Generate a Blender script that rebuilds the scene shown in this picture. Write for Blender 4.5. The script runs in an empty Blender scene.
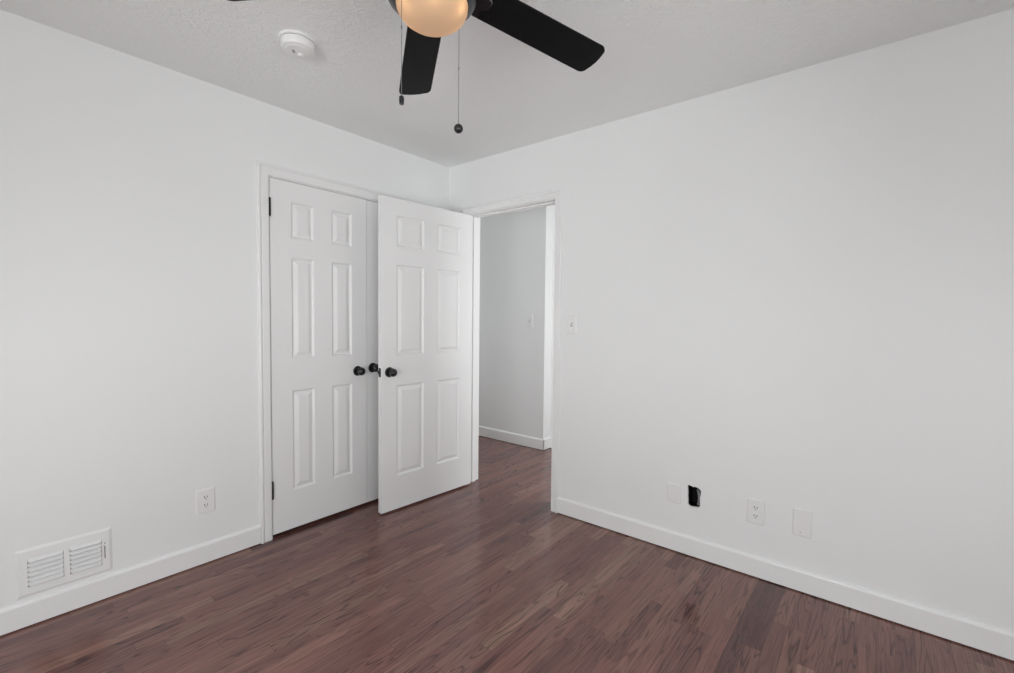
import bpy, bmesh, math, random
from mathutils import Vector, Matrix
random.seed(4)
S = bpy.context.scene
COL = S.collection
PI = math.pi

# ------------------------------------------------------------------ camera
cam_data = bpy.data.cameras.new('camera')
cam_data.sensor_fit = 'HORIZONTAL'
cam_data.sensor_width = 36.0
cam_data.lens = 462.98 / 1014 * 36.0
cam_data.clip_start = 0.02
cam = bpy.data.objects.new('camera', cam_data)
COL.objects.link(cam)
R_ = Vector((0.63198091, -0.77491524, 0.01032018))
U_ = Vector((0.02541089, 0.03402962, 0.99909773))
F_ = Vector((0.77456725, 0.63114844, -0.04119736))
M = Matrix((R_, U_, -F_)).transposed().to_4x4()
M.translation = Vector((-2.54186, -2.66993, 1.27895))
cam.matrix_world = M
S.camera = cam

# ------------------------------------------------------------------ world, daylight, exposure
S.view_settings.view_transform = 'Standard'
S.view_settings.look = 'None'
S.view_settings.gamma = 1.0
S.view_settings.use_curve_mapping = False
S.view_settings.exposure = 0.0
w = bpy.data.worlds.new('overcast_sky'); S.world = w
w.use_nodes = True
bgn = w.node_tree.nodes['Background']
bgn.inputs['Color'].default_value = (0.97, 1.0, 1.0, 1)
bgn.inputs['Strength'].default_value = 0.4


def area(name, loc, target, sx, sy, power, color=(1, 1, 1)):
    d = bpy.data.lights.new(name, 'AREA')
    d.shape = 'RECTANGLE'; d.size = sx; d.size_y = sy
    d.energy = power; d.color = color
    o = bpy.data.objects.new(name, d); COL.objects.link(o)
    o.location = loc
    o.rotation_euler = (Vector(target) - Vector(loc)).to_track_quat('-Z', 'Y').to_euler()
    return o


# daylight entering by the two bedroom windows (behind the photographer)
DAY = (0.97, 0.995, 1.0)
area('daylight_west', (-3.80, -2.25, 1.10), (-2.8, -2.25, 0.0), 1.8, 1.2, 48, DAY)
area('daylight_south', (-2.45, -3.90, 1.10), (-2.45, -2.9, 0.0), 1.7, 1.2, 22, DAY)
# added lamps outside the windows, aimed up to lift ceiling and far corner
area('ceiling_fill_west', (-7.5, -4.6, 0.0), (-3.6, -2.25, 1.4), 3.0, 2.0, 166, DAY)
area('ceiling_fill_near', (-2.45, -5.7, 0.0), (-2.45, -3.7, 1.2), 4.0, 2.0, 114, DAY)
area('corner_fill_far', (-5.4, -7.4, 0.2), (-2.45, -3.7, 1.5), 1.8, 1.2, 58, DAY)
# hall window daylight; the far-end lamp is added to brighten the hall wall
area('daylight_hall', (0.8, -2.66, 1.25), (0.8, 0, 1.25), 1.1, 1.5, 38, DAY)
area('hall_end_fill', (0.62, 2.33, 1.15), (0.62, 0, 1.0), 0.7, 1.5, 9, DAY)

# ------------------------------------------------------------------ node helpers and materials


def new_mat(name):
    m = bpy.data.materials.new(name); m.use_nodes = True
    nt = m.node_tree
    return m, nt, nt.nodes['Principled BSDF']


def paint(name, color, rough, bump=0.0, scale=80.0, tint=0.0):
    m, nt, b = new_mat(name)
    b.inputs['Roughness'].default_value = rough
    tc = nt.nodes.new('ShaderNodeTexCoord')
    nz = nt.nodes.new('ShaderNodeTexNoise'); nz.inputs['Scale'].default_value = scale
    nz.inputs['Detail'].default_value = 3
    nt.links.new(tc.outputs['Object'], nz.inputs['Vector'])
    if tint:
        n2 = nt.nodes.new('ShaderNodeTexNoise'); n2.inputs['Scale'].default_value = 1.7
        nt.links.new(tc.outputs['Object'], n2.inputs['Vector'])
        mx = nt.nodes.new('ShaderNodeMix'); mx.data_type = 'RGBA'
        nt.links.new(n2.outputs['Fac'], mx.inputs['Factor'])
        mx.inputs['A'].default_value = [c * (1 - tint) for c in color] + [1]
        mx.inputs['B'].default_value = [min(1, c * (1 + tint)) for c in color] + [1]
        nt.links.new(mx.outputs['Result'], b.inputs['Base Color'])
    else:
        b.inputs['Base Color'].default_value = (*color, 1)
    if bump:
        bp = nt.nodes.new('ShaderNodeBump'); bp.inputs['Strength'].default_value = bump
        bp.inputs['Distance'].default_value = 0.004
        nt.links.new(nz.outputs['Fac'], bp.inputs['Height'])
        nt.links.new(bp.outputs['Normal'], b.inputs['Normal'])
    return m


def ceiling_mat():
    m, nt, b = new_mat('ceiling_textured_paint')
    N = nt.nodes; L = nt.links
    b.inputs['Base Color'].default_value = (0.900, 0.910, 0.910, 1)
    b.inputs['Roughness'].default_value = 0.75
    tc = N.new('ShaderNodeTexCoord')
    n1 = N.new('ShaderNodeTexNoise'); n1.inputs['Scale'].default_value = 38; n1.inputs['Detail'].default_value = 4
    n1.inputs['Distortion'].default_value = 1.2
    v = N.new('ShaderNodeTexVoronoi'); v.inputs['Scale'].default_value = 26
    v.feature = 'SMOOTH_F1'
    L.new(tc.outputs['Object'], n1.inputs['Vector']); L.new(tc.outputs['Object'], v.inputs['Vector'])
    mr = N.new('ShaderNodeMapRange')
    mr.inputs['From Min'].default_value = 0.42; mr.inputs['From Max'].default_value = 0.62
    L.new(n1.outputs['Fac'], mr.inputs['Value'])
    ad = N.new('ShaderNodeMath'); ad.operation = 'MULTIPLY_ADD'
    ad.inputs[1].default_value = 0.5
    L.new(v.outputs['Distance'], ad.inputs[0]); L.new(mr.outputs['Result'], ad.inputs[2])
    # the stippled texture is heavier in patches (hand-rolled)
    n2 = N.new('ShaderNodeTexNoise'); n2.inputs['Scale'].default_value = 1.1
    L.new(tc.outputs['Object'], n2.inputs['Vector'])
    m2 = N.new('ShaderNodeMath'); m2.operation = 'MULTIPLY'
    L.new(n2.outputs['Fac'], m2.inputs[0]); L.new(ad.outputs[0], m2.inputs[1])
    bp = N.new('ShaderNodeBump'); bp.inputs['Strength'].default_value = 0.5; bp.inputs['Distance'].default_value = 0.006
    L.new(m2.outputs[0], bp.inputs['Height']); L.new(bp.outputs['Normal'], b.inputs['Normal'])
    return m


def floor_mat():
    m, nt, b = new_mat('stained_oak_strip')
    N = nt.nodes; L = nt.links

    def mth(op, a=None, bb=None, c=None):
        n = N.new('ShaderNodeMath'); n.operation = op
        for i, v in enumerate((a, bb, c)):
            if v is None: continue
            if isinstance(v, (int, float)): n.inputs[i].default_value = v
            else: L.new(v, n.inputs[i])
        return n.outputs[0]

    def comb(x, y, z):
        n = N.new('ShaderNodeCombineXYZ')
        for i, v in enumerate((x, y, z)):
            if isinstance(v, (int, float)): n.inputs[i].default_value = v
            else: L.new(v, n.inputs[i])
        return n.outputs[0]

    def white(vec):
        n = N.new('ShaderNodeTexWhiteNoise'); n.noise_dimensions = '3D'; L.new(vec, n.inputs['Vector']); return n.outputs['Value']

    def noise(vec, scale, detail=2, rough=0.5, dist=0.0):
        n = N.new('ShaderNodeTexNoise'); L.new(vec, n.inputs['Vector'])
        n.inputs['Scale'].default_value = scale; n.inputs['Detail'].default_value = detail
        n.inputs['Roughness'].default_value = rough; n.inputs['Distortion'].default_value = dist
        return n.outputs['Fac']

    tc = N.new('ShaderNodeTexCoord'); sp = N.new('ShaderNodeSeparateXYZ'); L.new(tc.outputs['Object'], sp.inputs[0])
    x, y = sp.outputs[0], sp.outputs[1]
    PW = 0.0572
    yr = mth('DIVIDE', y, PW)
    row = mth('FLOOR', yr); fy = mth('FRACT', yr)
    r1 = white(comb(row, 3.7, 0.3))
    s = mth('ADD', mth('DIVIDE', x, 1.35), mth('MULTIPLY', r1, 9.0))
    colm = mth('FLOOR', s); fx = mth('FRACT', s)
    cut = mth('MULTIPLY_ADD', white(comb(row, colm, 7.1)), 0.5, 0.25)
    half = mth('GREATER_THAN', fx, cut)
    pid = comb(row, colm, mth('MULTIPLY', half, 0.5))
    rnd = white(pid)
    rnd2 = white(comb(mth('ADD', row, 11.3), colm, mth('MULTIPLY', half, 0.7)))
    # board tone
    cr = N.new('ShaderNodeValToRGB'); L.new(rnd, cr.inputs['Fac'])
    e = cr.color_ramp.elements
    e[0].position = 0.0; e[0].color = (0.092, 0.042, 0.037, 1)
    e[1].position = 1.0; e[1].color = (0.240, 0.134, 0.102, 1)
    for p_, c_ in ((0.09, (0.150, 0.067, 0.058, 1)), (0.55, (0.178, 0.081, 0.068, 1)), (0.88, (0.202, 0.098, 0.079, 1))):
        q = e.new(p_); q.color = c_
    # grain
    off = mth('MULTIPLY', rnd, 37.0); off2 = mth('MULTIPLY', rnd2, 19.0)
    gx = mth('ADD', x, off)
    # cathedral figure: contour lines of a stretched noise
    f1 = noise(comb(mth('MULTIPLY', gx, 1.6), mth('ADD', mth('MULTIPLY', y, 15.0), off2), off2), 1.0, 2, 0.45, 0.25)
    ring = mth('FRACT', mth('MULTIPLY', f1, 11.0))
    tri = mth('ABSOLUTE', mth('MULTIPLY_ADD', ring, 2.0, -1.0))
    mr = N.new('ShaderNodeMapRange'); L.new(tri, mr.inputs['Value'])
    mr.inputs['From Min'].default_value = 0.60; mr.inputs['From Max'].default_value = 0.98
    fig = mth('MULTIPLY', mr.outputs['Result'], mth('MULTIPLY_ADD', rnd2, 0.8, 0.2))
    # straight pores, coarse and fine
    f2 = noise(comb(mth('MULTIPLY', gx, 5.0), mth('MULTIPLY', y, 210.0), off), 1.0, 3, 0.6)
    f4 = noise(comb(mth('MULTIPLY', gx, 2.2), mth('MULTIPLY', y, 82.0), off2), 1.0, 2, 0.55)

    def ramp(v, a, b_):
        q = N.new('ShaderNodeMapRange'); L.new(v, q.inputs['Value'])
        q.inputs['From Min'].default_value = a; q.inputs['From Max'].default_value = b_
        return q.outputs['Result']
    pores = mth('ADD', mth('MULTIPLY', ramp(f2, 0.46, 0.70), 0.48), mth('MULTIPLY', ramp(f4, 0.48, 0.72), 0.14))
    # soft blotches of the stain
    f3 = noise(comb(mth('MULTIPLY', gx, 2.0), mth('MULTIPLY', y, 9.0), off2), 1.0, 2)
    dark = mth('ADD', mth('MULTIPLY', fig, 0.74), pores)
    dark = mth('ADD', dark, mth('MULTIPLY_ADD', f3, 0.7, -0.35))
    gain = mth('MAXIMUM', 0.38, mth('SUBTRACT', 1.25, dark))
    # joints
    ey = mth('GREATER_THAN', mth('ABSOLUTE', mth('SUBTRACT', fy, 0.5)), 0.484)
    d0 = mth('MINIMUM', mth('MINIMUM', fx, mth('SUBTRACT', 1.0, fx)), mth('ABSOLUTE', mth('SUBTRACT', fx, cut)))
    ex = mth('LESS_THAN', d0, 0.0010)
    joint = mth('MAXIMUM', ey, ex)
    gain = mth('MULTIPLY', gain, mth('MULTIPLY_ADD', joint, -0.30, 1.0))
    vm = N.new('ShaderNodeVectorMath'); vm.operation = 'SCALE'
    L.new(cr.outputs['Color'], vm.inputs[0]); L.new(gain, vm.inputs['Scale'])
    L.new(vm.outputs[0], b.inputs['Base Color'])
    rg = mth('MULTIPLY_ADD', f2, 0.12, 0.11)
    L.new(rg, b.inputs['Roughness'])
    b.inputs['Specular IOR Level'].default_value = 0.5
    bp = N.new('ShaderNodeBump'); bp.inputs['Strength'].default_value = 0.10; bp.inputs['Distance'].default_value = 0.002
    L.new(mth('SUBTRACT', 1.0, mth('ADD', mth('MULTIPLY', joint, 0.8), mth('MULTIPLY', dark, 0.4))), bp.inputs['Height'])
    L.new(bp.outputs['Normal'], b.inputs['Normal'])
    return m


def solid(name, color, rough, metal=0.0, spec=None):
    m, nt, b = new_mat(name)
    b.inputs['Base Color'].default_value = (*color, 1)
    b.inputs['Roughness'].default_value = rough
    b.inputs['Metallic'].default_value = metal
    if spec is not None: b.inputs['Specular IOR Level'].default_value = spec
    nz = nt.nodes.new('ShaderNodeTexNoise'); nz.inputs['Scale'].default_value = 60
    mr = nt.nodes.new('ShaderNodeMapRange')
    mr.inputs['To Min'].default_value = rough * 0.9; mr.inputs['To Max'].default_value = min(1, rough * 1.1)
    tc = nt.nodes.new('ShaderNodeTexCoord')
    nt.links.new(tc.outputs['Object'], nz.inputs['Vector'])
    nt.links.new(nz.outputs['Fac'], mr.inputs['Value']); nt.links.new(mr.outputs['Result'], b.inputs['Roughness'])
    return m


def glow_glass():
    m, nt, b = new_mat('frosted_lit_glass')
    N = nt.nodes; L = nt.links
    b.inputs['Base Color'].default_value = (0.62, 0.50, 0.40, 1)
    b.inputs['Roughness'].default_value = 0.35
    b.inputs['Emission Color'].default_value = (1.0, 0.60, 0.33, 1)
    b.inputs['Emission Strength'].default_value = 0.17
    tr = N.new('ShaderNodeBsdfTranslucent'); tr.inputs['Color'].default_value = (0.95, 0.74, 0.52, 1)
    mx = N.new('ShaderNodeMixShader'); mx.inputs['Fac'].default_value = 0.5
    L.new(b.outputs[0], mx.inputs[1]); L.new(tr.outputs[0], mx.inputs[2])
    L.new(mx.outputs[0], N['Material Output'].inputs['Surface'])
    return m


def window_glass():
    m, nt, b = new_mat('clear_window_glass')
    N = nt.nodes; L = nt.links
    t = N.new('ShaderNodeBsdfTransparent')
    b.inputs['Roughness'].default_value = 0.02
    mx = N.new('ShaderNodeMixShader'); mx.inputs['Fac'].default_value = 0.06
    L.new(t.outputs[0], mx.inputs[1]); L.new(b.outputs[0], mx.inputs[2])
    L.new(mx.outputs[0], N['Material Output'].inputs['Surface'])
    return m


WALL = paint('white_wall_paint', (0.855, 0.862, 0.862), 0.55, 0.05, 160, 0.012)
CEIL = ceiling_mat()
TRIM = paint('white_trim_enamel', (0.86, 0.86, 0.86), 0.32, 0.02, 40)
DOOR = paint('white_door_enamel', (0.85, 0.85, 0.85), 0.36, 0.04, 120)
FLOOR = floor_mat()
BLACK = solid('black_bronze', (0.012, 0.012, 0.014), 0.28)
BLADE = solid('black_blade_lacquer', (0.004, 0.004, 0.0045), 0.48, 0, 0.12)
GUN = solid('gunmetal', (0.085, 0.087, 0.095), 0.33, 0.85)
CHAIN = solid('dull_chain_metal', (0.22, 0.22, 0.22), 0.4, 0.7)
PLAST = solid('white_plastic', (0.85, 0.85, 0.845), 0.3)
PLASTD = solid('shadow_grey_plastic', (0.30, 0.30, 0.30), 0.5)
SLOT = solid('dark_slot', (0.05, 0.05, 0.05), 0.6)
METW = solid('white_enamelled_steel', (0.86, 0.86, 0.86), 0.35)
BOXB = solid('black_box_plastic', (0.006, 0.006, 0.006), 0.6, 0, 0.15)
CABLE = solid('dark_grey_sheath', (0.22, 0.22, 0.225), 0.4)
SCREW = solid('steel_screw', (0.5, 0.5, 0.5), 0.35, 0.8)
GLOW = glow_glass()
PANE = window_glass()

# ------------------------------------------------------------------ mesh helpers


def obj(name, bm, mat, parent=None, smooth=False, loc=None, rotz=0.0):
    bmesh.ops.recalc_face_normals(bm, faces=bm.faces)
    me = bpy.data.meshes.new(name); bm.to_mesh(me); bm.free()
    if smooth:
        for p in me.polygons: p.use_smooth = True
    mats = mat if isinstance(mat, (list, tuple)) else [mat]
    for q in mats: me.materials.append(q)
    o = bpy.data.objects.new(name, me); COL.objects.link(o)
    if parent is not None: o.parent = parent
    if loc is not None: o.location = loc
    o.rotation_euler = (0, 0, rotz)
    return o


def tag(o, label, cat, group=None, kind=None):
    o['label'] = label; o['category'] = cat
    if group: o['group'] = group
    if kind: o['kind'] = kind
    return o


def struct(name, bm, mat, label, cat, **kw):
    o = obj(name, bm, mat, **kw)
    return tag(o, label, cat, None, 'structure')


def empty(name, loc, rotz=0.0):
    o = bpy.data.objects.new(name, None); COL.objects.link(o)
    o.location = loc; o.rotation_euler = (0, 0, rotz); o.empty_display_size = 0.05
    return o


def box(bm, a, b, bevel=0.0, seg=2):
    x0, y0, z0 = a; x1, y1, z1 = b
    vs = [bm.verts.new(c) for c in ((x0, y0, z0), (x1, y0, z0), (x1, y1, z0), (x0, y1, z0),
                                    (x0, y0, z1), (x1, y0, z1), (x1, y1, z1), (x0, y1, z1))]
    fs = [bm.faces.new([vs[i] for i in q]) for q in ((0, 3, 2, 1), (4, 5, 6, 7), (0, 1, 5, 4), (1, 2, 6, 5), (2, 3, 7, 6), (3, 0, 4, 7))]
    if bevel:
        es = list({e for f in fs for e in f.edges})
        bmesh.ops.bevel(bm, geom=es, offset=bevel, segments=seg, affect='EDGES', profile=0.5)
    return bm


def lathe(bm, prof, seg=40, axis='z', origin=(0, 0, 0), sign=1):
    """prof: list of (radius, height)."""
    rings = []
    o = Vector(origin)

    def P(r, h, t):
        c, s = math.cos(t) * r, math.sin(t) * r
        if axis == 'z': return o + Vector((c, s, h * sign))
        if axis == 'y': return o + Vector((c, h * sign, s))
        return o + Vector((h * sign, c, s))
    for r, h in prof:
        if r < 1e-6: rings.append([bm.verts.new(P(0, h, 0))])
        else: rings.append([bm.verts.new(P(r, h, 2 * PI * i / seg)) for i in range(seg)])
    for A, B in zip(rings, rings[1:]):
        for i in range(seg):
            j = (i + 1) % seg
            if len(A) == 1 and len(B) == 1: continue
            if len(A) == 1: bm.faces.new((A[0], B[i], B[j]))
            elif len(B) == 1: bm.faces.new((A[i], A[j], B[0]))
            else: bm.faces.new((A[i], A[j], B[j], B[i]))
    return bm


def prism(bm, pts, lift, z0, z1):
    """pts: 2-D outline; lift(u, v, h) -> 3-D."""
    a = [bm.verts.new(lift(u, v, z0)) for u, v in pts]
    b = [bm.verts.new(lift(u, v, z1)) for u, v in pts]
    bm.faces.new(a[::-1]); bm.faces.new(b)
    n = len(pts)
    for i in range(n):
        j = (i + 1) % n
        bm.faces.new((a[i], a[j], b[j], b[i]))
    return bm


def auto_smooth(o, ang=35):
    me = o.data
    for p in me.polygons: p.use_smooth = True
    bm = bmesh.new(); bm.from_mesh(me)
    for e in bm.edges:
        if len(e.link_faces) == 2 and e.calc_face_angle(0) > math.radians(ang): e.smooth = False
    bm.to_mesh(me); bm.free()
    return o


def wall_mesh(lift, us, zs, holes, t0, t1, ragged=None):
    """A wall slab between depths t0 (room face) and t1, cut by rectangular holes.  lift(u, z, t)."""
    U = sorted(set(us + [h[0] for h in holes] + [h[1] for h in holes]))
    Z = sorted(set(zs + [h[2] for h in holes] + [h[3] for h in holes]))
    bm = bmesh.new()
    cache = {}

    def V(i, k, t):
        key = (i, k, t)
        if key not in cache: cache[key] = bm.verts.new(lift(U[i], Z[k], t))
        return cache[key]

    def solid_cell(i, k):
        if i < 0 or k < 0 or i >= len(U) - 1 or k >= len(Z) - 1: return False
        um, zm = (U[i] + U[i + 1]) / 2, (Z[k] + Z[k + 1]) / 2
        return not any(h[0] < um < h[1] and h[2] < zm < h[3] for h in holes)
    for i in range(len(U) - 1):
        for k in range(len(Z) - 1):
            if not solid_cell(i, k): continue
            for t in (t0, t1):
                bm.faces.new((V(i, k, t), V(i + 1, k, t), V(i + 1, k + 1, t), V(i, k + 1, t)))
            for di, dk, a, b in ((-1, 0, (i, k), (i, k + 1)), (1, 0, (i + 1, k), (i + 1, k + 1)), (0, -1, (i, k), (i + 1, k)), (0, 1, (i, k + 1), (i + 1, k + 1))):
                if not solid_cell(i + di, k + dk):
                    bm.faces.new((V(*a, t0), V(*b, t0), V(*b, t1), V(*a, t1)))
    if ragged:
        (u0, u1, z0, z1), pts, depth = ragged
        n = len(pts)
        outer = []
        for (u, z) in pts:                       # push every outline point straight out to the rectangular opening
            cu, cz = (u0 + u1) / 2, (z0 + z1) / 2
            k = min(((u1 - u0) / 2) / max(1e-6, abs(u - cu)), ((z1 - z0) / 2) / max(1e-6, abs(z - cz)))
            outer.append((cu + (u - cu) * k, cz + (z - cz) * k))
        vo = [bm.verts.new(lift(u, z, t0)) for u, z in outer]
        vi = [bm.verts.new(lift(u, z, t0)) for u, z in pts]
        vd = [bm.verts.new(lift(u, z, t0 + depth)) for u, z in pts]
        corners = {}
        for cu_, cz_ in ((u0, z0), (u1, z0), (u1, z1), (u0, z1)): corners[(cu_, cz_)] = bm.verts.new(lift(cu_, cz_, t0))

        def side(p):
            if abs(p[0] - u0) < 1e-6: return 'l'
            if abs(p[0] - u1) < 1e-6: return 'r'
            return 'b' if abs(p[1] - z0) < 1e-6 else 't'
        cmap = {frozenset('lb'): (u0, z0), frozenset('rb'): (u1, z0), frozenset('rt'): (u1, z1), frozenset('lt'): (u0, z1)}
        for i in range(n):
            j = (i + 1) % n
            sa, sb = side(outer[i]), side(outer[j])
            if sa == sb: bm.faces.new((vo[i], vo[j], vi[j], vi[i]))
            else: bm.faces.new((vo[i], corners[cmap[frozenset(sa + sb)]], vo[j], vi[j], vi[i]))
            bm.faces.new((vi[i], vi[j], vd[j], vd[i]))
    return bm


def sweep_u(bm, lift, u0, u1, zt, prof, zb=0.0):
    """Mitred U-shaped casing round an opening u0..u1, top zt.  prof: (outward offset, height off the wall)."""
    legs = []
    for s, h in prof:
        legs.append([bm.verts.new(lift(*c, h)) for c in ((u0 - s, zb), (u0 - s, zt + s), (u1 + s, zt + s), (u1 + s, zb))])
    n = len(prof)
    for i in range(n):
        j = (i + 1) % n
        for k in range(3):
            bm.faces.new((legs[i][k], legs[i][k + 1], legs[j][k + 1], legs[j][k]))
    bm.faces.new([l[0] for l in legs]); bm.faces.new([l[3] for l in legs][::-1])
    return bm


H = 2.44
XW, YS = -3.6, -3.7          # walls behind the photographer
T = 0.118                    # wall thickness
left_lift = lambda u, z, t: Vector((u, t, z))          # wall_left: room face y = 0, depth towards +y
right_lift = lambda u, z, t: Vector((t, u, z))         # wall_right: room face x = 0, depth towards +x

# ------------------------------------------------------------------ room shell
bm = bmesh.new(); box(bm, (XW - 0.15, YS - 0.15, -0.06), (2.6, 2.3, 0.0))
struct('floor', bm, FLOOR, 'reddish brown stained oak strip floor running through bedroom and hall', 'floor')
bm = bmesh.new(); box(bm, (XW - 0.15, YS - 0.15, H), (2.6, 2.3, H + 0.06))
struct('ceiling', bm, CEIL, 'white stippled ceiling above the empty bedroom', 'ceiling')

# closet opening in the left wall
CX0, CXM, CX1, CZT = -1.364, -0.742, -0.118, 2.043
struct('wall_left', wall_mesh(left_lift, [XW - 0.15, 0.0], [0, H], [(CX0 - 0.020, CX1 + 0.020, 0, CZT + 0.020), (-2.348, -2.103, 0.156, 0.285)], 0.0, T), WALL,
       'plain white wall with the closet doors and floor register', 'wall')
# right wall with doorway and ragged cut-out for the electrical box
YJL, YJR, DZT = -0.222, -0.990, 2.045
HU0, HU1, HZ0, HZ1 = -1.955, -1.865, 0.255, 0.400
hole_pts = [(-1.8720, 0.3840), (-1.891, 0.381), (-1.902, 0.3775), (-1.909, 0.3805), (-1.919, 0.380), (-1.930, 0.3765), (-1.939, 0.371), (-1.9425, 0.362), (-1.941, 0.345),
            (-1.9375, 0.328), (-1.939, 0.310), (-1.9395, 0.292), (-1.9365, 0.273), (-1.928, 0.2735), (-1.917, 0.2715), (-1.905, 0.270), (-1.894, 0.2675), (-1.8800, 0.2720),
            (-1.8760, 0.2820), (-1.8765, 0.3000), (-1.8745, 0.3200), (-1.8750, 0.3450), (-1.8735, 0.3650)]
struct('wall_right', wall_mesh(right_lift, [YS - 0.15, 2.3], [0, H], [(YJR - 0.018, YJL + 0.018, 0, DZT + 0.018), (HU0, HU1, HZ0, HZ1)], 0.0, T,
                               ((HU0, HU1, HZ0, HZ1), hole_pts, 0.013)), WALL,
       'plain white wall with the hall doorway and low outlets', 'wall')
# walls behind the photographer, each with a window
WY0, WY1, WZ0, WZ1 = -3.15, -1.35, 0.45, 2.00
struct('wall_back_west', wall_mesh(lambda u, z, t: Vector((XW - t, u, z)), [YS - 0.15, 0.0], [0, H], [(WY0, WY1, WZ0, WZ1)], 0.0, T), WALL,
       'white window wall behind the photographer facing the doorway', 'wall')
WX0, WX1 = -3.30, -1.60
struct('wall_back_south', wall_mesh(lambda u, z, t: Vector((u, YS - t, z)), [XW - 0.15, 0.0], [0, H], [(WX0, WX1, WZ0, WZ1)], 0.0, T), WALL,
       'white window wall behind the photographer facing the closet', 'wall')
# closet interior
bm = bmesh.new(); box(bm, (-1.62, 0.72, 0), (0.0, 0.80, H)); struct('wall_closet_back', bm, WALL, 'white back wall inside the closed closet', 'wall')
bm = bmesh.new(); box(bm, (-1.62, T, 0), (-1.54, 0.72, H)); struct('wall_closet_side', bm, WALL, 'white side wall inside the closed closet', 'wall')
# hall
HX, HYC = 1.117, -0.1515
bm = bmesh.new(); box(bm, (HX, HYC, 0), (HX + 0.11, 2.3, H)); struct('wall_hall', bm, WALL, 'white hall wall seen through the open doorway', 'wall')
DHX0, DHX1 = 1.30, 2.06
struct('wall_hall_return', wall_mesh(lambda u, z, t: Vector((u, HYC + t, z)), [HX + 0.11, 2.6], [0, H], [(DHX0 - 0.02, DHX1 + 0.02, 0, DZT + 0.02)], 0.0, T), WALL,
       'bright white return wall past the hall corner', 'wall')
struct('wall_hall_end', wall_mesh(lambda u, z, t: Vector((u, 2.18 + t, z)), [T, HX], [0, H], [(0.27, 0.97, 0.4, 1.9)], 0.0, T), WALL, 'white end wall of the hall beyond the closet', 'wall')
bm = bmesh.new(); box(bm, (2.48, -2.6, 0), (2.6, HYC, H)); struct('wall_hall_far', bm, WALL, 'white far wall of the hall out of sight', 'wall')
struct('wall_hall_window', wall_mesh(lambda u, z, t: Vector((u, -2.5 - t, z)), [T, 2.6], [0, H], [(0.25, 1.35, 0.5, 2.0)], 0.0, T), WALL,
       'white hall wall with the hall window', 'wall')


def window(name, lift, u0, u1, z0, z1, label):
    bm = bmesh.new()
    d0, d1, f = 0.04, 0.085, 0.045
    for a, b in (((u0, z0), (u1, z0 + f)), ((u0, z1 - f), (u1, z1)), ((u0, z0 + f), (u0 + f, z1 - f)), ((u1 - f, z0 + f), (u1, z1 - f)),
                 ((u0 + f, (z0 + z1) / 2 - 0.02), (u1 - f, (z0 + z1) / 2 + 0.02))):
        p, q = lift(a[0], a[1], d0), lift(b[0], b[1], d1)
        box(bm, [min(p[i], q[i]) for i in range(3)], [max(p[i], q[i]) for i in range(3)])
    o = struct(name, bm, TRIM, label, 'window')
    bm = bmesh.new()
    p, q = lift(u0 + f, z0 + f, 0.06), lift(u1 - f, z1 - f, 0.064)
    box(bm, [min(p[i], q[i]) for i in range(3)], [max(p[i], q[i]) for i in range(3)])
    obj('window_glass', bm, PANE, o)


window('window_1', lambda u, z, t: Vector((XW - t, u, z)), WY0, WY1, WZ0, WZ1, 'white framed window behind the photographer facing the doorway')
window('window_2', lambda u, z, t: Vector((u, YS - t, z)), WX0, WX1, WZ0, WZ1, 'white framed window behind the photographer facing the closet')
window('window_3', lambda u, z, t: Vector((u, -2.5 - t, z)), 0.25, 1.35, 0.5, 2.0, 'white framed hall window out of sight')
window('window_4_added', lambda u, z, t: Vector((u, 2.18 + t, z)), 0.27, 0.97, 0.4, 1.9, 'added white framed window at the unseen far end of the hall')  # added so the hall-end fill lamp has an opening to shine through

# ------------------------------------------------------------------ baseboards
BB = [(0.0, 0.0), (0.014, 0.0), (0.014, 0.089), (0.0125, 0.0935), (0.008, 0.099), (0.004, 0.1015), (0.0, 0.1015)]


def baseboard(name, a, b, nrm, label):
    a = Vector((*a, 0)); b = Vector((*b, 0)); n = Vector((*nrm, 0))
    bm = bmesh.new()
    A = [bm.verts.new(a + n * t + Vector((0, 0, z + 0.006))) for t, z in BB]
    B = [bm.verts.new(b + n * t + Vector((0, 0, z + 0.006))) for t, z in BB]
    k = len(BB)
    for i in range(k): bm.faces.new((A[i], A[(i + 1) % k], B[(i + 1) % k], B[i]))
    bm.faces.new(A); bm.faces.new(B[::-1])
    return struct(name, bm, TRIM, label, 'baseboard')


baseboard('baseboard_left', (XW, 0), (-1.4355, 0), (0, -1), 'white baseboard under the floor register, left of the closet')
baseboard('baseboard_right', (0, -1.0495), (0, YS), (-1, 0), 'white baseboard under the row of outlets, right of the doorway')
baseboard('baseboard_hall', (HX, 2.18), (HX, HYC - 0.014), (-1, 0), 'white baseboard along the hall wall beyond the doorway')
baseboard('baseboard_hall_return', (HX - 0.0135, HYC), (1.236, HYC), (0, -1), 'short white baseboard turning past the hall corner')
baseboard('baseboard_back_west', (XW, YS), (XW, 0), (1, 0), 'white baseboard behind the photographer facing the doorway')
baseboard('baseboard_back_south', (XW, YS), (0, YS), (0, 1), 'white baseboard behind the photographer facing the closet')

# ------------------------------------------------------------------ casings and jambs


def casing_prof(wd):
    return [(0.0, -0.002), (0.0, 0.008), (0.004, 0.0105), (wd * 0.60, 0.0120), (wd * 0.66, 0.0105), (wd * 0.72, 0.0125), (wd * 0.78, 0.0165),
            (wd * 0.86, 0.0180), (wd * 0.93, 0.0170), (wd * 0.985, 0.0130), (wd, 0.0095), (wd, -0.002)]


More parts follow.
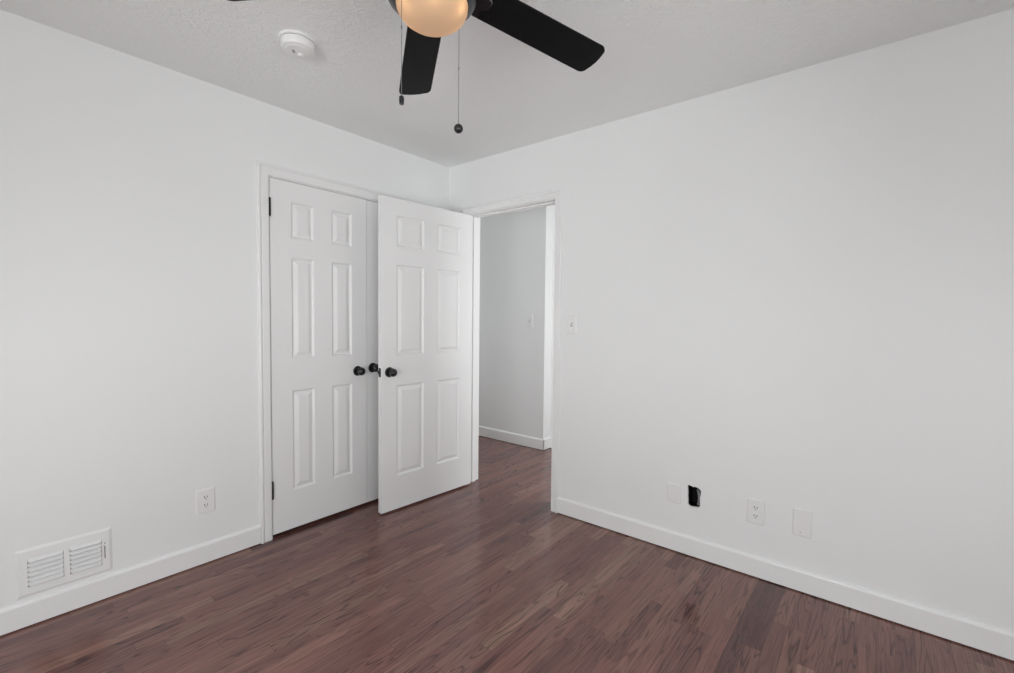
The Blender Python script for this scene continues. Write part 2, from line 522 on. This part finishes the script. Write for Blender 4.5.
bm = bmesh.new(); sweep_u(bm, lambda u, z, h: Vector((u, -h, z)), CX0 - 0.009, CX1 + 0.009, CZT + 0.009, casing_prof(0.061))
o = struct('trim_1', bm, TRIM, 'white moulded casing around the closet doors', 'door casing')
bm = bmesh.new(); sweep_u(bm, lambda u, z, h: Vector((-h, u, z)), YJR - 0.005, YJL + 0.005, DZT + 0.006, casing_prof(0.0535))
struct('trim_2', bm, TRIM, 'white moulded casing around the hall doorway', 'door casing')
bm = bmesh.new(); sweep_u(bm, lambda u, z, h: Vector((T + h, u, z)), YJR - 0.005, YJL + 0.005, DZT + 0.006, casing_prof(0.0535))
struct('trim_3', bm, TRIM, 'white casing on the hall side of the doorway', 'door casing')
bm = bmesh.new(); sweep_u(bm, lambda u, z, h: Vector((u, HYC - h, z)), DHX0 - 0.006, DHX1 + 0.006, DZT + 0.006, casing_prof(0.058))
struct('trim_4', bm, TRIM, 'white casing of a hall door past the corner', 'door casing')


def jamb(name, boxes, label):
    bm = bmesh.new()
    for a, b in boxes: box(bm, a, b)
    struct(name, bm, TRIM, label, 'door jamb')


SX = 0.040   # where the doorway stop starts
jamb('trim_5', [((0.0, YJL, 0), (T, YJL + 0.018, DZT)), ((0.0, YJR - 0.018, 0), (T, YJR, DZT)), ((0.0, YJR - 0.018, DZT), (T, YJL + 0.018, DZT + 0.018)),
                ((SX, YJL - 0.011, 0), (SX + 0.034, YJL, DZT)), ((SX, YJR, 0), (SX + 0.034, YJR + 0.011, DZT)),
                ((SX, YJR + 0.011, DZT - 0.011), (SX + 0.034, YJL - 0.011, DZT))], 'white jamb and stop lining the hall doorway')
jamb('trim_6', [((CX0 - 0.020, 0.0, 0), (CX0 - 0.003, T, CZT + 0.003)), ((CX1 + 0.003, 0.0, 0), (CX1 + 0.020, T, CZT + 0.003)), ((CX0 - 0.020, 0.0, CZT + 0.003), (CX1 + 0.020, T, CZT + 0.020)),
                ((CX0 - 0.003, 0.041, 0), (CX0 + 0.009, 0.075, CZT + 0.003)), ((CX1 - 0.009, 0.041, 0), (CX1 + 0.003, 0.075, CZT + 0.003)),
                ((CX0 + 0.009, 0.041, CZT - 0.009), (CX1 - 0.009, 0.075, CZT + 0.003))], 'white jamb lining the closet opening')
jamb('trim_7', [((DHX0 - 0.02, HYC, 0), (DHX0, HYC + T, DZT)), ((DHX1, HYC, 0), (DHX1 + 0.02, HYC + T, DZT)), ((DHX0 - 0.02, HYC, DZT), (DHX1 + 0.02, HYC + T, DZT + 0.02))], 'white jamb of a hall door past the corner')

# ------------------------------------------------------------------ six-panel doors


def panel_door(bm, W, z0, z1, th, panels):
    """Slab 0..W by 0..th by z0..z1; the face y = 0 and the face y = th both carry moulded panels."""
    xs = sorted({0.0, W} | {p[0] for p in panels} | {p[1] for p in panels})
    zs = sorted({z0, z1} | {p[2] for p in panels} | {p[3] for p in panels})
    loops = ((0.0, 0.0), (0.0025, 0.0005), (0.008, 0.0075), (0.0125, 0.0105), (0.0165, 0.0105), (0.039, 0.0018), (0.0405, 0.0015))
    for face_y, sg in ((0.0, 1), (th, -1)):
        V = {}

        def vert(x, z, d):
            k = (round(x, 5), round(z, 5), round(d, 5))
            if k not in V: V[k] = bm.verts.new((x, face_y + sg * d, z))
            return V[k]
        for i in range(len(xs) - 1):
            for k in range(len(zs) - 1):
                a, b, c, d = xs[i], xs[i + 1], zs[k], zs[k + 1]
                if any(p[0] <= a + 1e-6 and b <= p[1] + 1e-6 and p[2] <= c + 1e-6 and d <= p[3] + 1e-6 for p in panels): continue
                bm.faces.new((vert(a, c, 0), vert(b, c, 0), vert(b, d, 0), vert(a, d, 0)))
        for (a, b, c, d) in panels:
            prev = None
            for ins, dep in loops:
                cur = [vert(a + ins, c + ins, dep), vert(b - ins, c + ins, dep), vert(b - ins, d - ins, dep), vert(a + ins, d - ins, dep)]
                if prev:
                    for q in range(4):
                        bm.faces.new((prev[q], prev[(q + 1) % 4], cur[(q + 1) % 4], cur[q]))
                prev = cur
            bm.faces.new(prev)
        for X in (0.0, W): vert(X, z0, 0)
    # edges of the slab: strips between the two faces
    A = [bm.verts.new((x, y, z)) for x, z in ((0, z0), (W, z0), (W, z1), (0, z1)) for y in (0.0, th)]
    for q in range(4):
        r = (q + 1) % 4
        bm.faces.new((A[2 * q], A[2 * r], A[2 * r + 1], A[2 * q + 1]))
    bmesh.ops.remove_doubles(bm, verts=bm.verts, dist=1e-5)
    return bm


def six(xa, xb, xc, xd, zs):
    return [(a, b, c, d) for c, d in zs for a, b in ((xa, xb), (xc, xd))]


PZ = ((0.246, 0.841), (1.026, 1.613), (1.721, 1.932))


def knob(parent, loc, sign, label=None):
    """Round knob whose axis runs along the parent's y; sign -1 points at the room."""
    bm = bmesh.new()
    prof = [(0.0, 0.006), (0.011, 0.006), (0.0115, 0.022), (0.017, 0.026)]
    for i in range(0, 11):
        t = -1.05 + (PI / 2 + 1.05) * i / 10
        prof.append((0.0265 * math.cos(t), 0.044 + 0.0215 * math.sin(t)))
    prof[-1] = (0.0, 0.044 + 0.0215)
    lathe(bm, prof, 36, 'y', (0, 0, 0), sign)
    k = obj('door_knob', bm, BLACK, parent, True, loc)
    if label: k['label'] = label
    bm = bmesh.new()
    lathe(bm, [(0.0, 0.0), (0.0325, 0.0), (0.0325, 0.003), (0.030, 0.0065), (0.022, 0.0085), (0.0, 0.0085)], 36, 'y', (0, 0, 0), sign)
    auto_smooth(obj('rosette', bm, BLACK, k))
    return k


def hinge(parent, x, y, z0, z1, mat, name='hinge', label=None):
    bm = bmesh.new()
    n = 5; h = (z1 - z0) / n
    for i in range(n):
        a, b = z0 + i * h + 0.0004, z0 + (i + 1) * h - 0.0004
        lathe(bm, [(0.0, a), (0.0058, a), (0.0058, b), (0.0, b)], 14, 'z', (x, y, 0))
    lathe(bm, [(0.0, z1), (0.004, z1), (0.005, z1 + 0.003), (0.0, z1 + 0.005)], 14, 'z', (x, y, 0))
    lathe(bm, [(0.0, z0 - 0.005), (0.005, z0 - 0.003), (0.004, z0), (0.0, z0)], 14, 'z', (x, y, 0))
    box(bm, (x - 0.002, y + 0.004, z0), (x + 0.002, y + 0.030, z1))
    o = obj(name, bm, mat, parent)
    auto_smooth(o)
    if label: o['label'] = label
    return o


# closet leaf with hinges at the far left
LW = (CXM - 0.0022) - CX0
bm = bmesh.new(); panel_door(bm, LW, 0.005, CZT - 0.015, 0.035, six(0.118, 0.259, 0.371, 0.513, [(a - 0.015, b - 0.015) for a, b in PZ]))
d1 = struct('door_1', bm, DOOR, 'white six-panel closet door leaf with two black hinges', 'door', loc=(CX0, 0.002, 0.015))
knob(d1, (-0.812 - CX0, 0, 0.918 - 0.015), -1, 'black round knob')
for z0 in (0.232, 1.832): hinge(d1, -0.0015, -0.0055, z0 - 0.015, z0 + 0.081, BLACK, 'hinge', 'black hinge')
# closet leaf behind the open door
RW = CX1 - (CXM + 0.0022)
bm = bmesh.new(); panel_door(bm, RW, 0.0, CZT - 0.017, 0.035, six(0.112, 0.254, 0.366, 0.507, [(a - 0.017, b - 0.017) for a, b in PZ]))
d2 = struct('door_2', bm, DOOR, 'white closet door leaf mostly hidden behind the open door', 'door', loc=(CXM + 0.0022, 0.007, 0.017))
knob(d2, (-0.697 - CXM, 0, 0.930 - 0.017), -1, 'black round knob')
for z0 in (0.232, 1.832): hinge(d2, RW + 0.0015, -0.0055, z0 - 0.017, z0 + 0.079, BLACK, 'hinge', 'black hinge')
# open bedroom door, hinged on the near jamb of the doorway: local x from hinge to latch, y = 0 is the face we see
dv = Vector((-0.772, 0.048, 0)).normalized()
EW, ET = 0.774, 0.035
ez = 0.012
bm = bmesh.new(); panel_door(bm, EW, 0.0, 2.034 - ez, ET, six(0.113, 0.330, 0.440, 0.661, [(0.230 - ez, 0.832 - ez), (1.026 - ez, 1.612 - ez), (1.728 - ez, 1.928 - ez)]))
# mirror in y so that the visible face (y = 0) looks at the room once the door is swung open
for v in bm.verts: v.co.y = -v.co.y
d3 = struct('door_3', bm, DOOR, 'white six-panel bedroom door standing open against the closet', 'door', loc=(-0.009, -0.261, ez), rotz=math.atan2(dv.y, dv.x))
knob(d3, (0.715, 0, 0.920 - ez), 1, 'black round knob')
knob(d3, (0.715, -ET, 0.920 - ez), -1, 'black round knob')
bm = bmesh.new(); box(bm, (EW - 0.001, -ET / 2 - 0.0125, 0.892 - ez), (EW + 0.0012, -ET / 2 + 0.0125, 0.949 - ez))
lp = obj('latch_plate', bm, BLACK, d3); lp['label'] = 'black latch plate'
bm = bmesh.new()
prism(bm, [(0.0, -0.008), (0.010, -0.008), (0.002, 0.008), (0.0, 0.008)], lambda u, v, h: Vector((EW + 0.0012 + u, -ET / 2 + v, h)), 0.912 - ez, 0.931 - ez)
obj('latch_bolt', bm, BLACK, lp)
for z0 in (0.22, 1.0, 1.835): hinge(d3, 0.004, -0.041, z0 - ez, z0 + 0.09 - ez, METW, 'hinge')
# hall door past the corner
bm = bmesh.new(); panel_door(bm, DHX1 - DHX0 - 0.006, 0.0, DZT - 0.018, 0.035, six(0.113, 0.325, 0.430, 0.641, [(0.218, 0.820), (1.014, 1.600), (1.716, 1.916)]))
d4 = struct('door_4', bm, DOOR, 'white closed hall door past the corner', 'door', loc=(DHX0 + 0.003, HYC + 0.02, 0.015))
knob(d4, (0.69, 0, 0.905), -1, 'black round knob')

# ------------------------------------------------------------------ floor register
reg = empty('floor_register', (-2.2255, 0.0, 0.122))
tag(reg, 'white metal wall register with two louvred banks above the left baseboard', 'vent')
RWd, RH = 0.302, 0.197
ins = 0.010
banks = ((-0.1155, -0.0075), (0.0105, 0.1155))
BZ0, BZ1 = 0.040, 0.157
YP = -0.0065                                   # face of the plate
bm = wall_mesh(lambda u, z, t: Vector((u, t, z)), [-RWd / 2 + ins, RWd / 2 - ins], [ins, RH - ins], [(b[0], b[1], BZ0, BZ1) for b in banks], YP, YP + 0.0015)
a0 = [(-RWd / 2, 0), (RWd / 2, 0), (RWd / 2, RH), (-RWd / 2, RH)]
b0 = [(-RWd / 2 + ins, ins), (RWd / 2 - ins, ins), (RWd / 2 - ins, RH - ins), (-RWd / 2 + ins, RH - ins)]
va = [bm.verts.new((x, 0, z)) for x, z in a0]; vm_ = [bm.verts.new((x, -0.002, z)) for x, z in a0]
vb = [bm.verts.new((x, YP, z)) for x, z in b0]
for q in range(4):
    r = (q + 1) % 4
    bm.faces.new((va[q], va[r], vm_[r], vm_[q])); bm.faces.new((vm_[q], vm_[r], vb[r], vb[q]))
obj('register_plate', bm, METW, reg)
bm = bmesh.new()                               # sheet-metal boot in the wall behind the louvres
bx0, bx1, bz0, bz1, byd = -0.120, 0.120, 0.036, 0.161, 0.09
box(bm, (bx0, byd, bz0), (bx1, byd + 0.001, bz1))
box(bm, (bx0, 0.002, bz0), (bx0 + 0.001, byd, bz1)); box(bm, (bx1 - 0.001, 0.002, bz0), (bx1, byd, bz1))
box(bm, (bx0 + 0.001, 0.002, bz0), (bx1 - 0.001, byd, bz0 + 0.001)); box(bm, (bx0 + 0.001, 0.002, bz1 - 0.001), (bx1 - 0.001, byd, bz1))
obj('duct_boot', bm, solid('galvanised_sheet', (0.35, 0.35, 0.35), 0.5, 0.3), reg)
for x0, x1 in banks:
    bm = bmesh.new()
    n = 6; p = (BZ1 - BZ0) / n
    for i in range(n):
        zt = BZ1 - i * p - 0.0005; zb_ = zt - p * 0.66
        yo = YP
        # slat leans out of the plate: upper edge in the plate, lower edge proud of it, pinched ends
        top = [(x0, yo + 0.003, zt), (x1, yo + 0.003, zt)]
        out = [(x0 + 0.007, yo - 0.011, zb_), (x1 - 0.005, yo - 0.011, zb_)]
        tv = [bm.verts.new(c) for c in top]; ov = [bm.verts.new(c) for c in out]
        t2 = [bm.verts.new((c[0], c[1] + 0.0018, c[2] - 0.0016)) for c in top]; o2 = [bm.verts.new((c[0], c[1] + 0.0018, c[2] - 0.0016)) for c in out]
        bm.faces.new((tv[0], tv[1], ov[1], ov[0])); bm.faces.new((t2[0], o2[0], o2[1], t2[1]))
        bm.faces.new((ov[0], ov[1], o2[1], o2[0])); bm.faces.new((tv[1], tv[0], t2[0], t2[1]))
        for e, xx in ((0, x0), (1, x1)):
            w0 = bm.verts.new((xx, yo, zb_ - 0.0005))
            bm.faces.new((tv[e], ov[e], w0))       # pinched end back to the plate
            bm.faces.new((ov[e], o2[e], w0)); bm.faces.new((t2[e], w0, o2[e])); bm.faces.new((tv[e], w0, t2[e]))
    obj('louver_bank', bm, METW, reg)
bm = bmesh.new(); box(bm, (0.1245, -0.0072, 0.064), (0.1275, -0.0060, 0.134))
obj('damper_slot', bm, SLOT, reg)
bm = bmesh.new(); box(bm, (0.1235, -0.012, 0.122), (0.1285, -0.0072, 0.130), 0.0012)
obj('damper_lever', bm, METW, reg)
for sx in (-1, 1):
    bm = bmesh.new(); lathe(bm, [(0.0, 0.009), (0.0035, 0.0085), (0.0045, 0.0065), (0.0, 0.0065)], 16, 'y', (sx * 0.138, 0, RH / 2), -1)
    obj('screw', bm, METW, reg)

# ------------------------------------------------------------------ electrical plates (built on local y = 0, facing -y)


def rounded_rect(wd, ht, r, n=5):
    pts = []
    for cx, cz, a0_ in ((wd / 2 - r, ht / 2 - r, 0), (-wd / 2 + r, ht / 2 - r, 90), (-wd / 2 + r, -ht / 2 + r, 180), (wd / 2 - r, -ht / 2 + r, 270)):
        for i in range(n):
            t = math.radians(a0_ + 90 * i / (n - 1)); pts.append((cx + r * math.cos(t), cz + r * math.sin(t)))
    return pts


def plate(parent, wd, ht, th, mat=PLAST, name='cover_plate', soft=0.0035):
    bm = bmesh.new()
    o_ = rounded_rect(wd, ht, 0.004); i_ = rounded_rect(wd - 2 * soft, ht - 2 * soft, 0.003)
    A = [bm.verts.new((x, 0, z)) for x, z in o_]; B = [bm.verts.new((x, -th * 0.45, z)) for x, z in o_]; Cc = [bm.verts.new((x, -th, z)) for x, z in i_]
    n = len(o_)
    for q in range(n):
        r = (q + 1) % n
        bm.faces.new((A[q], A[r], B[r], B[q])); bm.faces.new((B[q], B[r], Cc[r], Cc[q]))
    bm.faces.new(Cc); bm.faces.new(A[::-1])
    return obj(name, bm, mat, parent)


def screw(parent, x, z, y, mat=PLAST, r=0.0032):
    bm = bmesh.new(); lathe(bm, [(0.0, 0.0016), (r * 0.7, 0.0014), (r, 0.0), (0.0, 0.0)], 16, 'y', (x, y, z), -1)
    return obj('screw', bm, mat, parent)


def outlet(name, loc, rotz, wd, ht, label):
    t = empty(name, loc, rotz); tag(t, label, 'outlet', 'wall outlets')
    plate(t, wd, ht, 0.0065)
    for s in (-1, 1):
        cz = s * 0.0205
        bm = bmesh.new()
        pts = []
        for i in range(28):
            a = 2 * PI * i / 28
            pts.append((max(-0.0172, min(0.0172, 0.0185 * math.cos(a))), max(-0.0140, min(0.0140, 0.0172 * math.sin(a)))))
        seen = []
        for q in pts:
            if q not in seen: seen.append(q)
        prism(bm, seen, lambda u, v, h: Vector((u, -h, v + cz)), 0.006, 0.0082)
        r_ = obj('receptacle', bm, PLAST, t)
        bm = bmesh.new()
        for sx, hh in ((-0.0064, 0.0045), (0.0064, 0.0038)):
            box(bm, (sx - 0.0017, -0.0085, cz + 0.0025 - hh), (sx + 0.0017, -0.0080, cz + 0.0025 + hh))
        lathe(bm, [(0.0, 0.0085), (0.0028, 0.0085), (0.0028, 0.0080), (0.0, 0.0080)], 14, 'y', (0, 0, cz - 0.0078), -1)
        obj('slots', bm, SLOT, r_)
    screw(t, 0, 0, -0.0065)
    return t


LROT, RROT = 0.0, -PI / 2      # facing -y, facing -x
outlet('wall_outlet', (-1.701, 0, 0.323), LROT, 0.086, 0.123, 'white double outlet between the floor register and the closet casing')
outlet('wall_outlet.001', (0, -2.206, 0.328), RROT, 0.080, 0.121, 'white double outlet between the ragged hole and large blank plate')


def toggle_switch(name, loc, rotz, label):
    t = empty(name, loc, rotz); tag(t, label, 'light switch')
    plate(t, 0.071, 0.117, 0.006)
    bm = bmesh.new(); box(bm, (-0.0065, -0.0064, -0.0135), (0.0065, -0.0055, 0.0135))
    obj('toggle_slot', bm, PLASTD, t)
    bm = bmesh.new()
    prism(bm, [(-0.007, 0.004), (0.004, 0.006), (0.013, 0.0155), (0.010, 0.018), (0.001, 0.0155)], lambda u, v, h: Vector((h, -v, u)), -0.0045, 0.0045)
    obj('toggle', bm, PLAST, t)
    screw(t, 0, 0.030, -0.006); screw(t, 0, -0.030, -0.006)
    return t


toggle_switch('light_switch', (0, -1.129, 1.238), RROT, 'white toggle light switch beside the doorway casing')
toggle_switch('light_switch.001', (HX, 0.023, 1.246), RROT, 'faint white light switch on the hall wall through the doorway')

t = empty('blank_wall_plate', (0, -1.801, 0.320), RROT); tag(t, 'small blank white plate left of the ragged hole', 'wall plate', 'blank plates on the right wall')
plate(t, 0.074, 0.103, 0.0062); screw(t, 0, 0.036, -0.0062); screw(t, 0, -0.036, -0.0062)
t = empty('blank_wall_plate.001', (0, -2.402, 0.3275), RROT); tag(t, 'large blank white plate with dark screw, nearest the photographer', 'wall plate', 'blank plates on the right wall')
plate(t, 0.078, 0.125, 0.0075); screw(t, -0.006, -0.045, -0.0075, SCREW, 0.003)

# black box inside the ragged hole
t = empty('electrical_box', (0, -1.910, 0.327), RROT); tag(t, 'open black electrical box inside the ragged wall hole', 'electrical box')
bm = bmesh.new()
bw, bh, bd, th = 0.074, 0.128, 0.075, 0.003
y0 = 0.0135
box(bm, (-bw / 2, bd, -bh / 2), (bw / 2, bd + th, bh / 2))
for sx in (-1, 1): box(bm, (min(sx * bw / 2, sx * (bw / 2 - th)), y0, -bh / 2), (max(sx * bw / 2, sx * (bw / 2 - th)), bd, bh / 2))
for sz in (-1, 1): box(bm, (-bw / 2 + th, y0, min(sz * bh / 2, sz * (bh / 2 - th))), (bw / 2 - th, bd, max(sz * bh / 2, sz * (bh / 2 - th))))
obj('box_shell', bm, BOXB, t)
bm = bmesh.new()
N_ = 14
rings = []
for i in range(N_ + 1):
    f = i / N_
    z = 0.034 - 0.083 * f
    xx = 0.0185 + 0.008 * math.sin(f * PI * 0.9 + 0.2) - 0.010 * (1 - f) ** 2 - 0.004 * f
    yy = 0.026 - 0.010 * math.sin(f * PI)
    rings.append([bm.verts.new((xx + 0.0105 * math.cos(a) * (0.75 + 0.25 * f), yy + 0.0085 * math.sin(a), z)) for a in [2 * PI * k / 12 for k in range(12)]])
for A, B in zip(rings, rings[1:]):
    for k in range(12): bm.faces.new((A[k], A[(k + 1) % 12], B[(k + 1) % 12], B[k]))
bm.faces.new(rings[0]); bm.faces.new(rings[-1][::-1])
obj('cable', bm, CABLE, t, True)

# ------------------------------------------------------------------ smoke detector
sm = empty('smoke_detector', (-1.553, -0.706, H)); tag(sm, 'round white smoke detector on the ceiling left of the fan', 'smoke detector')
bm = bmesh.new(); lathe(bm, [(0.0, 0.0), (0.075, 0.0), (0.075, 0.007), (0.072, 0.010), (0.0, 0.010)], 56, 'z', (0, 0, 0), -1)
auto_smooth(obj('mounting_base', bm, PLAST, sm))
bm = bmesh.new(); lathe(bm, [(0.0, 0.010), (0.062, 0.010), (0.067, 0.012), (0.067, 0.034), (0.064, 0.040), (0.057, 0.0435), (0.050, 0.0440), (0.047, 0.0465), (0.0, 0.0470)], 56, 'z', (0, 0, 0), -1)
auto_smooth(obj('housing', bm, PLAST, sm), 32)
bm = bmesh.new(); lathe(bm, [(0.0, 0.046), (0.0125, 0.046), (0.0125, 0.0525), (0.010, 0.0540), (0.0, 0.0540)], 28, 'z', (0.018, 0.012, 0), -1)
auto_smooth(obj('test_button', bm, PLAST, sm))
bm = bmesh.new()
for k in range(4):
    c = Vector((-0.006 - 0.0045 * k, 0.016 - 0.004 * k))
    box(bm, (c.x - 0.0012, c.y - 0.007, -0.0478), (c.x + 0.0012, c.y + 0.007, -0.0465))
obj('sounder_slots', bm, PLASTD, sm)

# ------------------------------------------------------------------ ceiling fan
FX, FY = -1.657, -1.676
fan = empty('ceiling_fan', (FX, FY, H)); tag(fan, 'black five-blade ceiling fan with lit warm glass bowl and two pull chains', 'ceiling fan')
zr = lambda z: z - H
bm = bmesh.new(); lathe(bm, [(0.0, zr(2.44)), (0.075, zr(2.44)), (0.078, zr(2.425)), (0.070, zr(2.38)), (0.045, zr(2.365)), (0.0, zr(2.365))], 48)
auto_smooth(obj('ceiling_canopy', bm, GUN, fan), 40)
bm = bmesh.new(); lathe(bm, [(0.0, zr(2.37)), (0.085, zr(2.37)), (0.115, zr(2.352)), (0.122, zr(2.32)), (0.122, zr(2.265)), (0.105, zr(2.235)), (0.070, zr(2.222)), (0.0, zr(2.222))], 56)
auto_smooth(obj('motor_housing', bm, GUN, fan), 40)
bm = bmesh.new(); lathe(bm, [(0.0, zr(2.224)), (0.062, zr(2.224)), (0.066, zr(2.21)), (0.066, zr(2.182)), (0.0, zr(2.182))], 48)
auto_smooth(obj('switch_housing', bm, GUN, fan), 40)
bm = bmesh.new()
lathe(bm, [(0.050, zr(2.188)), (0.098, zr(2.186)), (0.116, zr(2.178)), (0.122, zr(2.166)), (0.122, zr(2.154)), (0.1185, zr(2.147)), (0.1035, zr(2.139)), (0.0995, zr(2.139)), (0.0985, zr(2.150)), (0.060, zr(2.175)), (0.050, zr(2.180)), (0.050, zr(2.188))], 72)
auto_smooth(obj('light_ring', bm, GUN, fan, False, (-0.0035, 0.0043, 0)), 40)
bm = bmesh.new()
dome = [(0.097, zr(2.150)), (0.0985, zr(2.137)), (0.0972, zr(2.125)), (0.092, zr(2.113)), (0.083, zr(2.102)), (0.068, zr(2.091)), (0.048, zr(2.083)), (0.024, zr(2.0785)), (0.0, zr(2.077))]
lathe(bm, dome, 72)
obj('glass_bowl', bm, GLOW, fan, True, (-0.0025, 0.003, 0))
# ring of small lamps inside the bowl
for a in range(48, 408, 60):
    ld = bpy.data.lights.new('bulb_light', 'POINT'); ld.energy = 0.022; ld.color = (1.0, 0.66, 0.36); ld.shadow_soft_size = 0.012
    lo = bpy.data.objects.new('bulb_light', ld); COL.objects.link(lo); lo.parent = fan
    lo.location = (0.073 * math.cos(math.radians(a)), 0.073 * math.sin(math.radians(a)), zr(2.121))

BR0, BR1, BP, BD = 0.20, 0.609, math.radians(-11.55), -0.028
ph0 = math.radians(-17.6)
blade_irons = []


def blade_point(r, s, h):
    """r along the blade, s across (-1..1 of the half width), h thickness; local frame of a blade lying along +x."""
    f = (r - BR0) / (BR1 - BR0)
    wd = (0.114 + 0.013 * f) / 2
    return Vector((r, s * wd * math.cos(BP) - h * math.sin(BP), zr(2.2) + BD * f + s * wd * math.sin(BP) + h * math.cos(BP)))


def blade_bm():
    bm = bmesh.new()
    out = []
    nR = 14
    rows = []
    # outline as stations along r with rounded tip and softly rounded root
    TR = 0.024
    st = [0.150, 0.154, 0.162] + [0.162 + (BR1 - TR - 0.162) * i / nR for i in range(1, nR + 1)] + [BR1 - TR * (1 - q) for q in (0.3, 0.55, 0.75, 0.9, 0.97, 1.0)]
    for r in st:
        k = 1.0
        if r < 0.162: k = 1 - 0.16 * ((0.162 - r) / 0.012) ** 2
        if r > BR1 - TR:
            q = (r - (BR1 - TR)) / TR
            k = 1 - 0.33 * (1 - math.sqrt(max(0, 1 - q * q)))
        bow = 0.006 if r > BR1 - TR * 0.75 else 0.0
        rows.append([[bm.verts.new(blade_point(r + bow * (1 - s * s), s * k, h)) for s in (-1, -0.5, 0, 0.5, 1)] for h in (0.0, 0.006)])
    for A, B in zip(rows, rows[1:]):
        for k in range(4):
            bm.faces.new((A[0][k], A[0][k + 1], B[0][k + 1], B[0][k]))
            bm.faces.new((A[1][k], B[1][k], B[1][k + 1], A[1][k + 1]))
        for e in (0, 4):
            bm.faces.new((A[0][e], B[0][e], B[1][e], A[1][e]))
    for rr in (rows[0], rows[-1]):
        for k in range(4): bm.faces.new((rr[0][k], rr[0][k + 1], rr[1][k + 1], rr[1][k]))
    return bm


def iron_bm():
    """Scrolled blade iron under the blade root, with an arm back to the motor."""
    bm = bmesh.new()
    half = [(0.118, 0.36), (0.128, 0.62), (0.140, 0.90), (0.152, 0.97), (0.163, 0.93), (0.168, 0.88), (0.1685, 0.76), (0.164, 0.64), (0.162, 0.52), (0.166, 0.42), (0.174, 0.36), (0.180, 0.26), (0.183, 0.12)]
    pts = half + [(0.184, 0.0)] + [(r, -s) for r, s in half[::-1]]
    lo = [bm.verts.new(blade_point(0.155 + (r - 0.155) * 0.95, s * 0.95, -0.0055)) for r, s in pts]
    li = [bm.verts.new(blade_point(0.155 + (r - 0.155) * 1.04, s * 1.03, -0.0005)) for r, s in pts]
    bm.faces.new(lo); bm.faces.new(li[::-1])
    n = len(pts)
    for i in range(n):
        j = (i + 1) % n
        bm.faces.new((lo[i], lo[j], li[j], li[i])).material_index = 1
    # arm
    sec = []
    for r, z, hw in ((0.060, 2.218, 0.020), (0.085, 2.212, 0.017), (0.105, 2.203, 0.018), (0.125, 2.196, 0.022)):
        sec.append([bm.verts.new((r, sy * hw, zr(z) + dz)) for sy, dz in ((-1, -0.004), (1, -0.004), (1, 0.004), (-1, 0.004))])
    for A, B in zip(sec, sec[1:]):
        for k in range(4): bm.faces.new((A[k], A[(k + 1) % 4], B[(k + 1) % 4], B[k]))
    bm.faces.new(sec[0]); bm.faces.new(sec[-1][::-1])
    return bm


IRON = solid('polished_black_iron', (0.03, 0.03, 0.034), 0.25, 0.6)
blade0 = obj('blade', blade_bm(), BLADE, fan, False, (0, 0, 0), ph0 + math.radians(0.5))
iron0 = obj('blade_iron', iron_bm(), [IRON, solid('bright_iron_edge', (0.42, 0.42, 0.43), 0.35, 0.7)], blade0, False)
for k in range(1, 5):
    b_ = blade0.copy(); COL.objects.link(b_); b_.parent = fan
    b_.rotation_euler = (0, 0, ph0 + math.radians((0, 72.9, 146.3, 218.5, 290.5)[k]))
    i_ = iron0.copy(); COL.objects.link(i_); i_.parent = b_

# pull chains


def pull_chain(x, y, z0, z1, pend, pmat, label):
    bm = bmesh.new()
    n = int((z0 - z1) / 0.0042)
    for i in range(n):
        z = z0 - (z0 - z1) * i / (n - 1)
        lathe(bm, [(0.0, z + 0.0015), (0.0011, z + 0.0008), (0.0011, z - 0.0008), (0.0, z - 0.0015)], 6, 'z', (x, y, 0))
    lathe(bm, [(0.0, z0), (0.0006, z0), (0.0006, z1), (0.0, z1)], 5, 'z', (x, y, 0))
    zc = z0 - (z0 - z1) * 0.50
    lathe(bm, [(0.0, zc + 0.005), (0.0018, zc + 0.004), (0.0018, zc - 0.004), (0.0, zc - 0.005)], 8, 'z', (x, y, 0))
    # little elbow from the switch housing over the ring
    d = Vector((x, y, 0)); a = d.normalized() * 0.064
    pa, pb, pc = Vector((a.x, a.y, zr(2.194))), Vector((x * 0.93, y * 0.93, zr(2.1935))), Vector((x, y, z0))
    for p, q in ((pa, pb), (pb, pc)):
        ax = (q - p).normalized(); s1 = ax.orthogonal().normalized(); s2 = ax.cross(s1)
        A = [bm.verts.new(p + (s1 * math.cos(t) + s2 * math.sin(t)) * 0.0013) for t in [k * PI / 3 for k in range(6)]]
        B = [bm.verts.new(q + (s1 * math.cos(t) + s2 * math.sin(t)) * 0.0013) for t in [k * PI / 3 for k in range(6)]]
        for k in range(6): bm.faces.new((A[k], A[(k + 1) % 6], B[(k + 1) % 6], B[k]))
    c = obj('pull_chain', bm, CHAIN, fan, True)
    bm = bmesh.new(); lathe(bm, pend, 24, 'z', (x, y, z1))
    p = auto_smooth(obj('pull_knob', bm, pmat, c), 50); p['label'] = label


pull_chain(-1.7778 - FX, -1.6905 - FY, zr(2.185), zr(1.8445), [(0.0, 0.0), (0.0035, -0.001), (0.0062, -0.004), (0.0066, -0.011), (0.0058, -0.016), (0.0062, -0.019), (0.0048, -0.0225), (0.0, -0.023)], BLACK, 'small black barrel pull')
ball = [(0.0, 0.0015)] + [(0.0138 * math.sin(PI * i / 12), -0.0138 + 0.0138 * math.cos(PI * i / 12)) for i in range(1, 12)] + [(0.0, -0.0276)]
pull_chain(-1.5385 - FX, -1.6555 - FY, zr(2.185), zr(1.859), ball, BLACK, 'black ball pull')
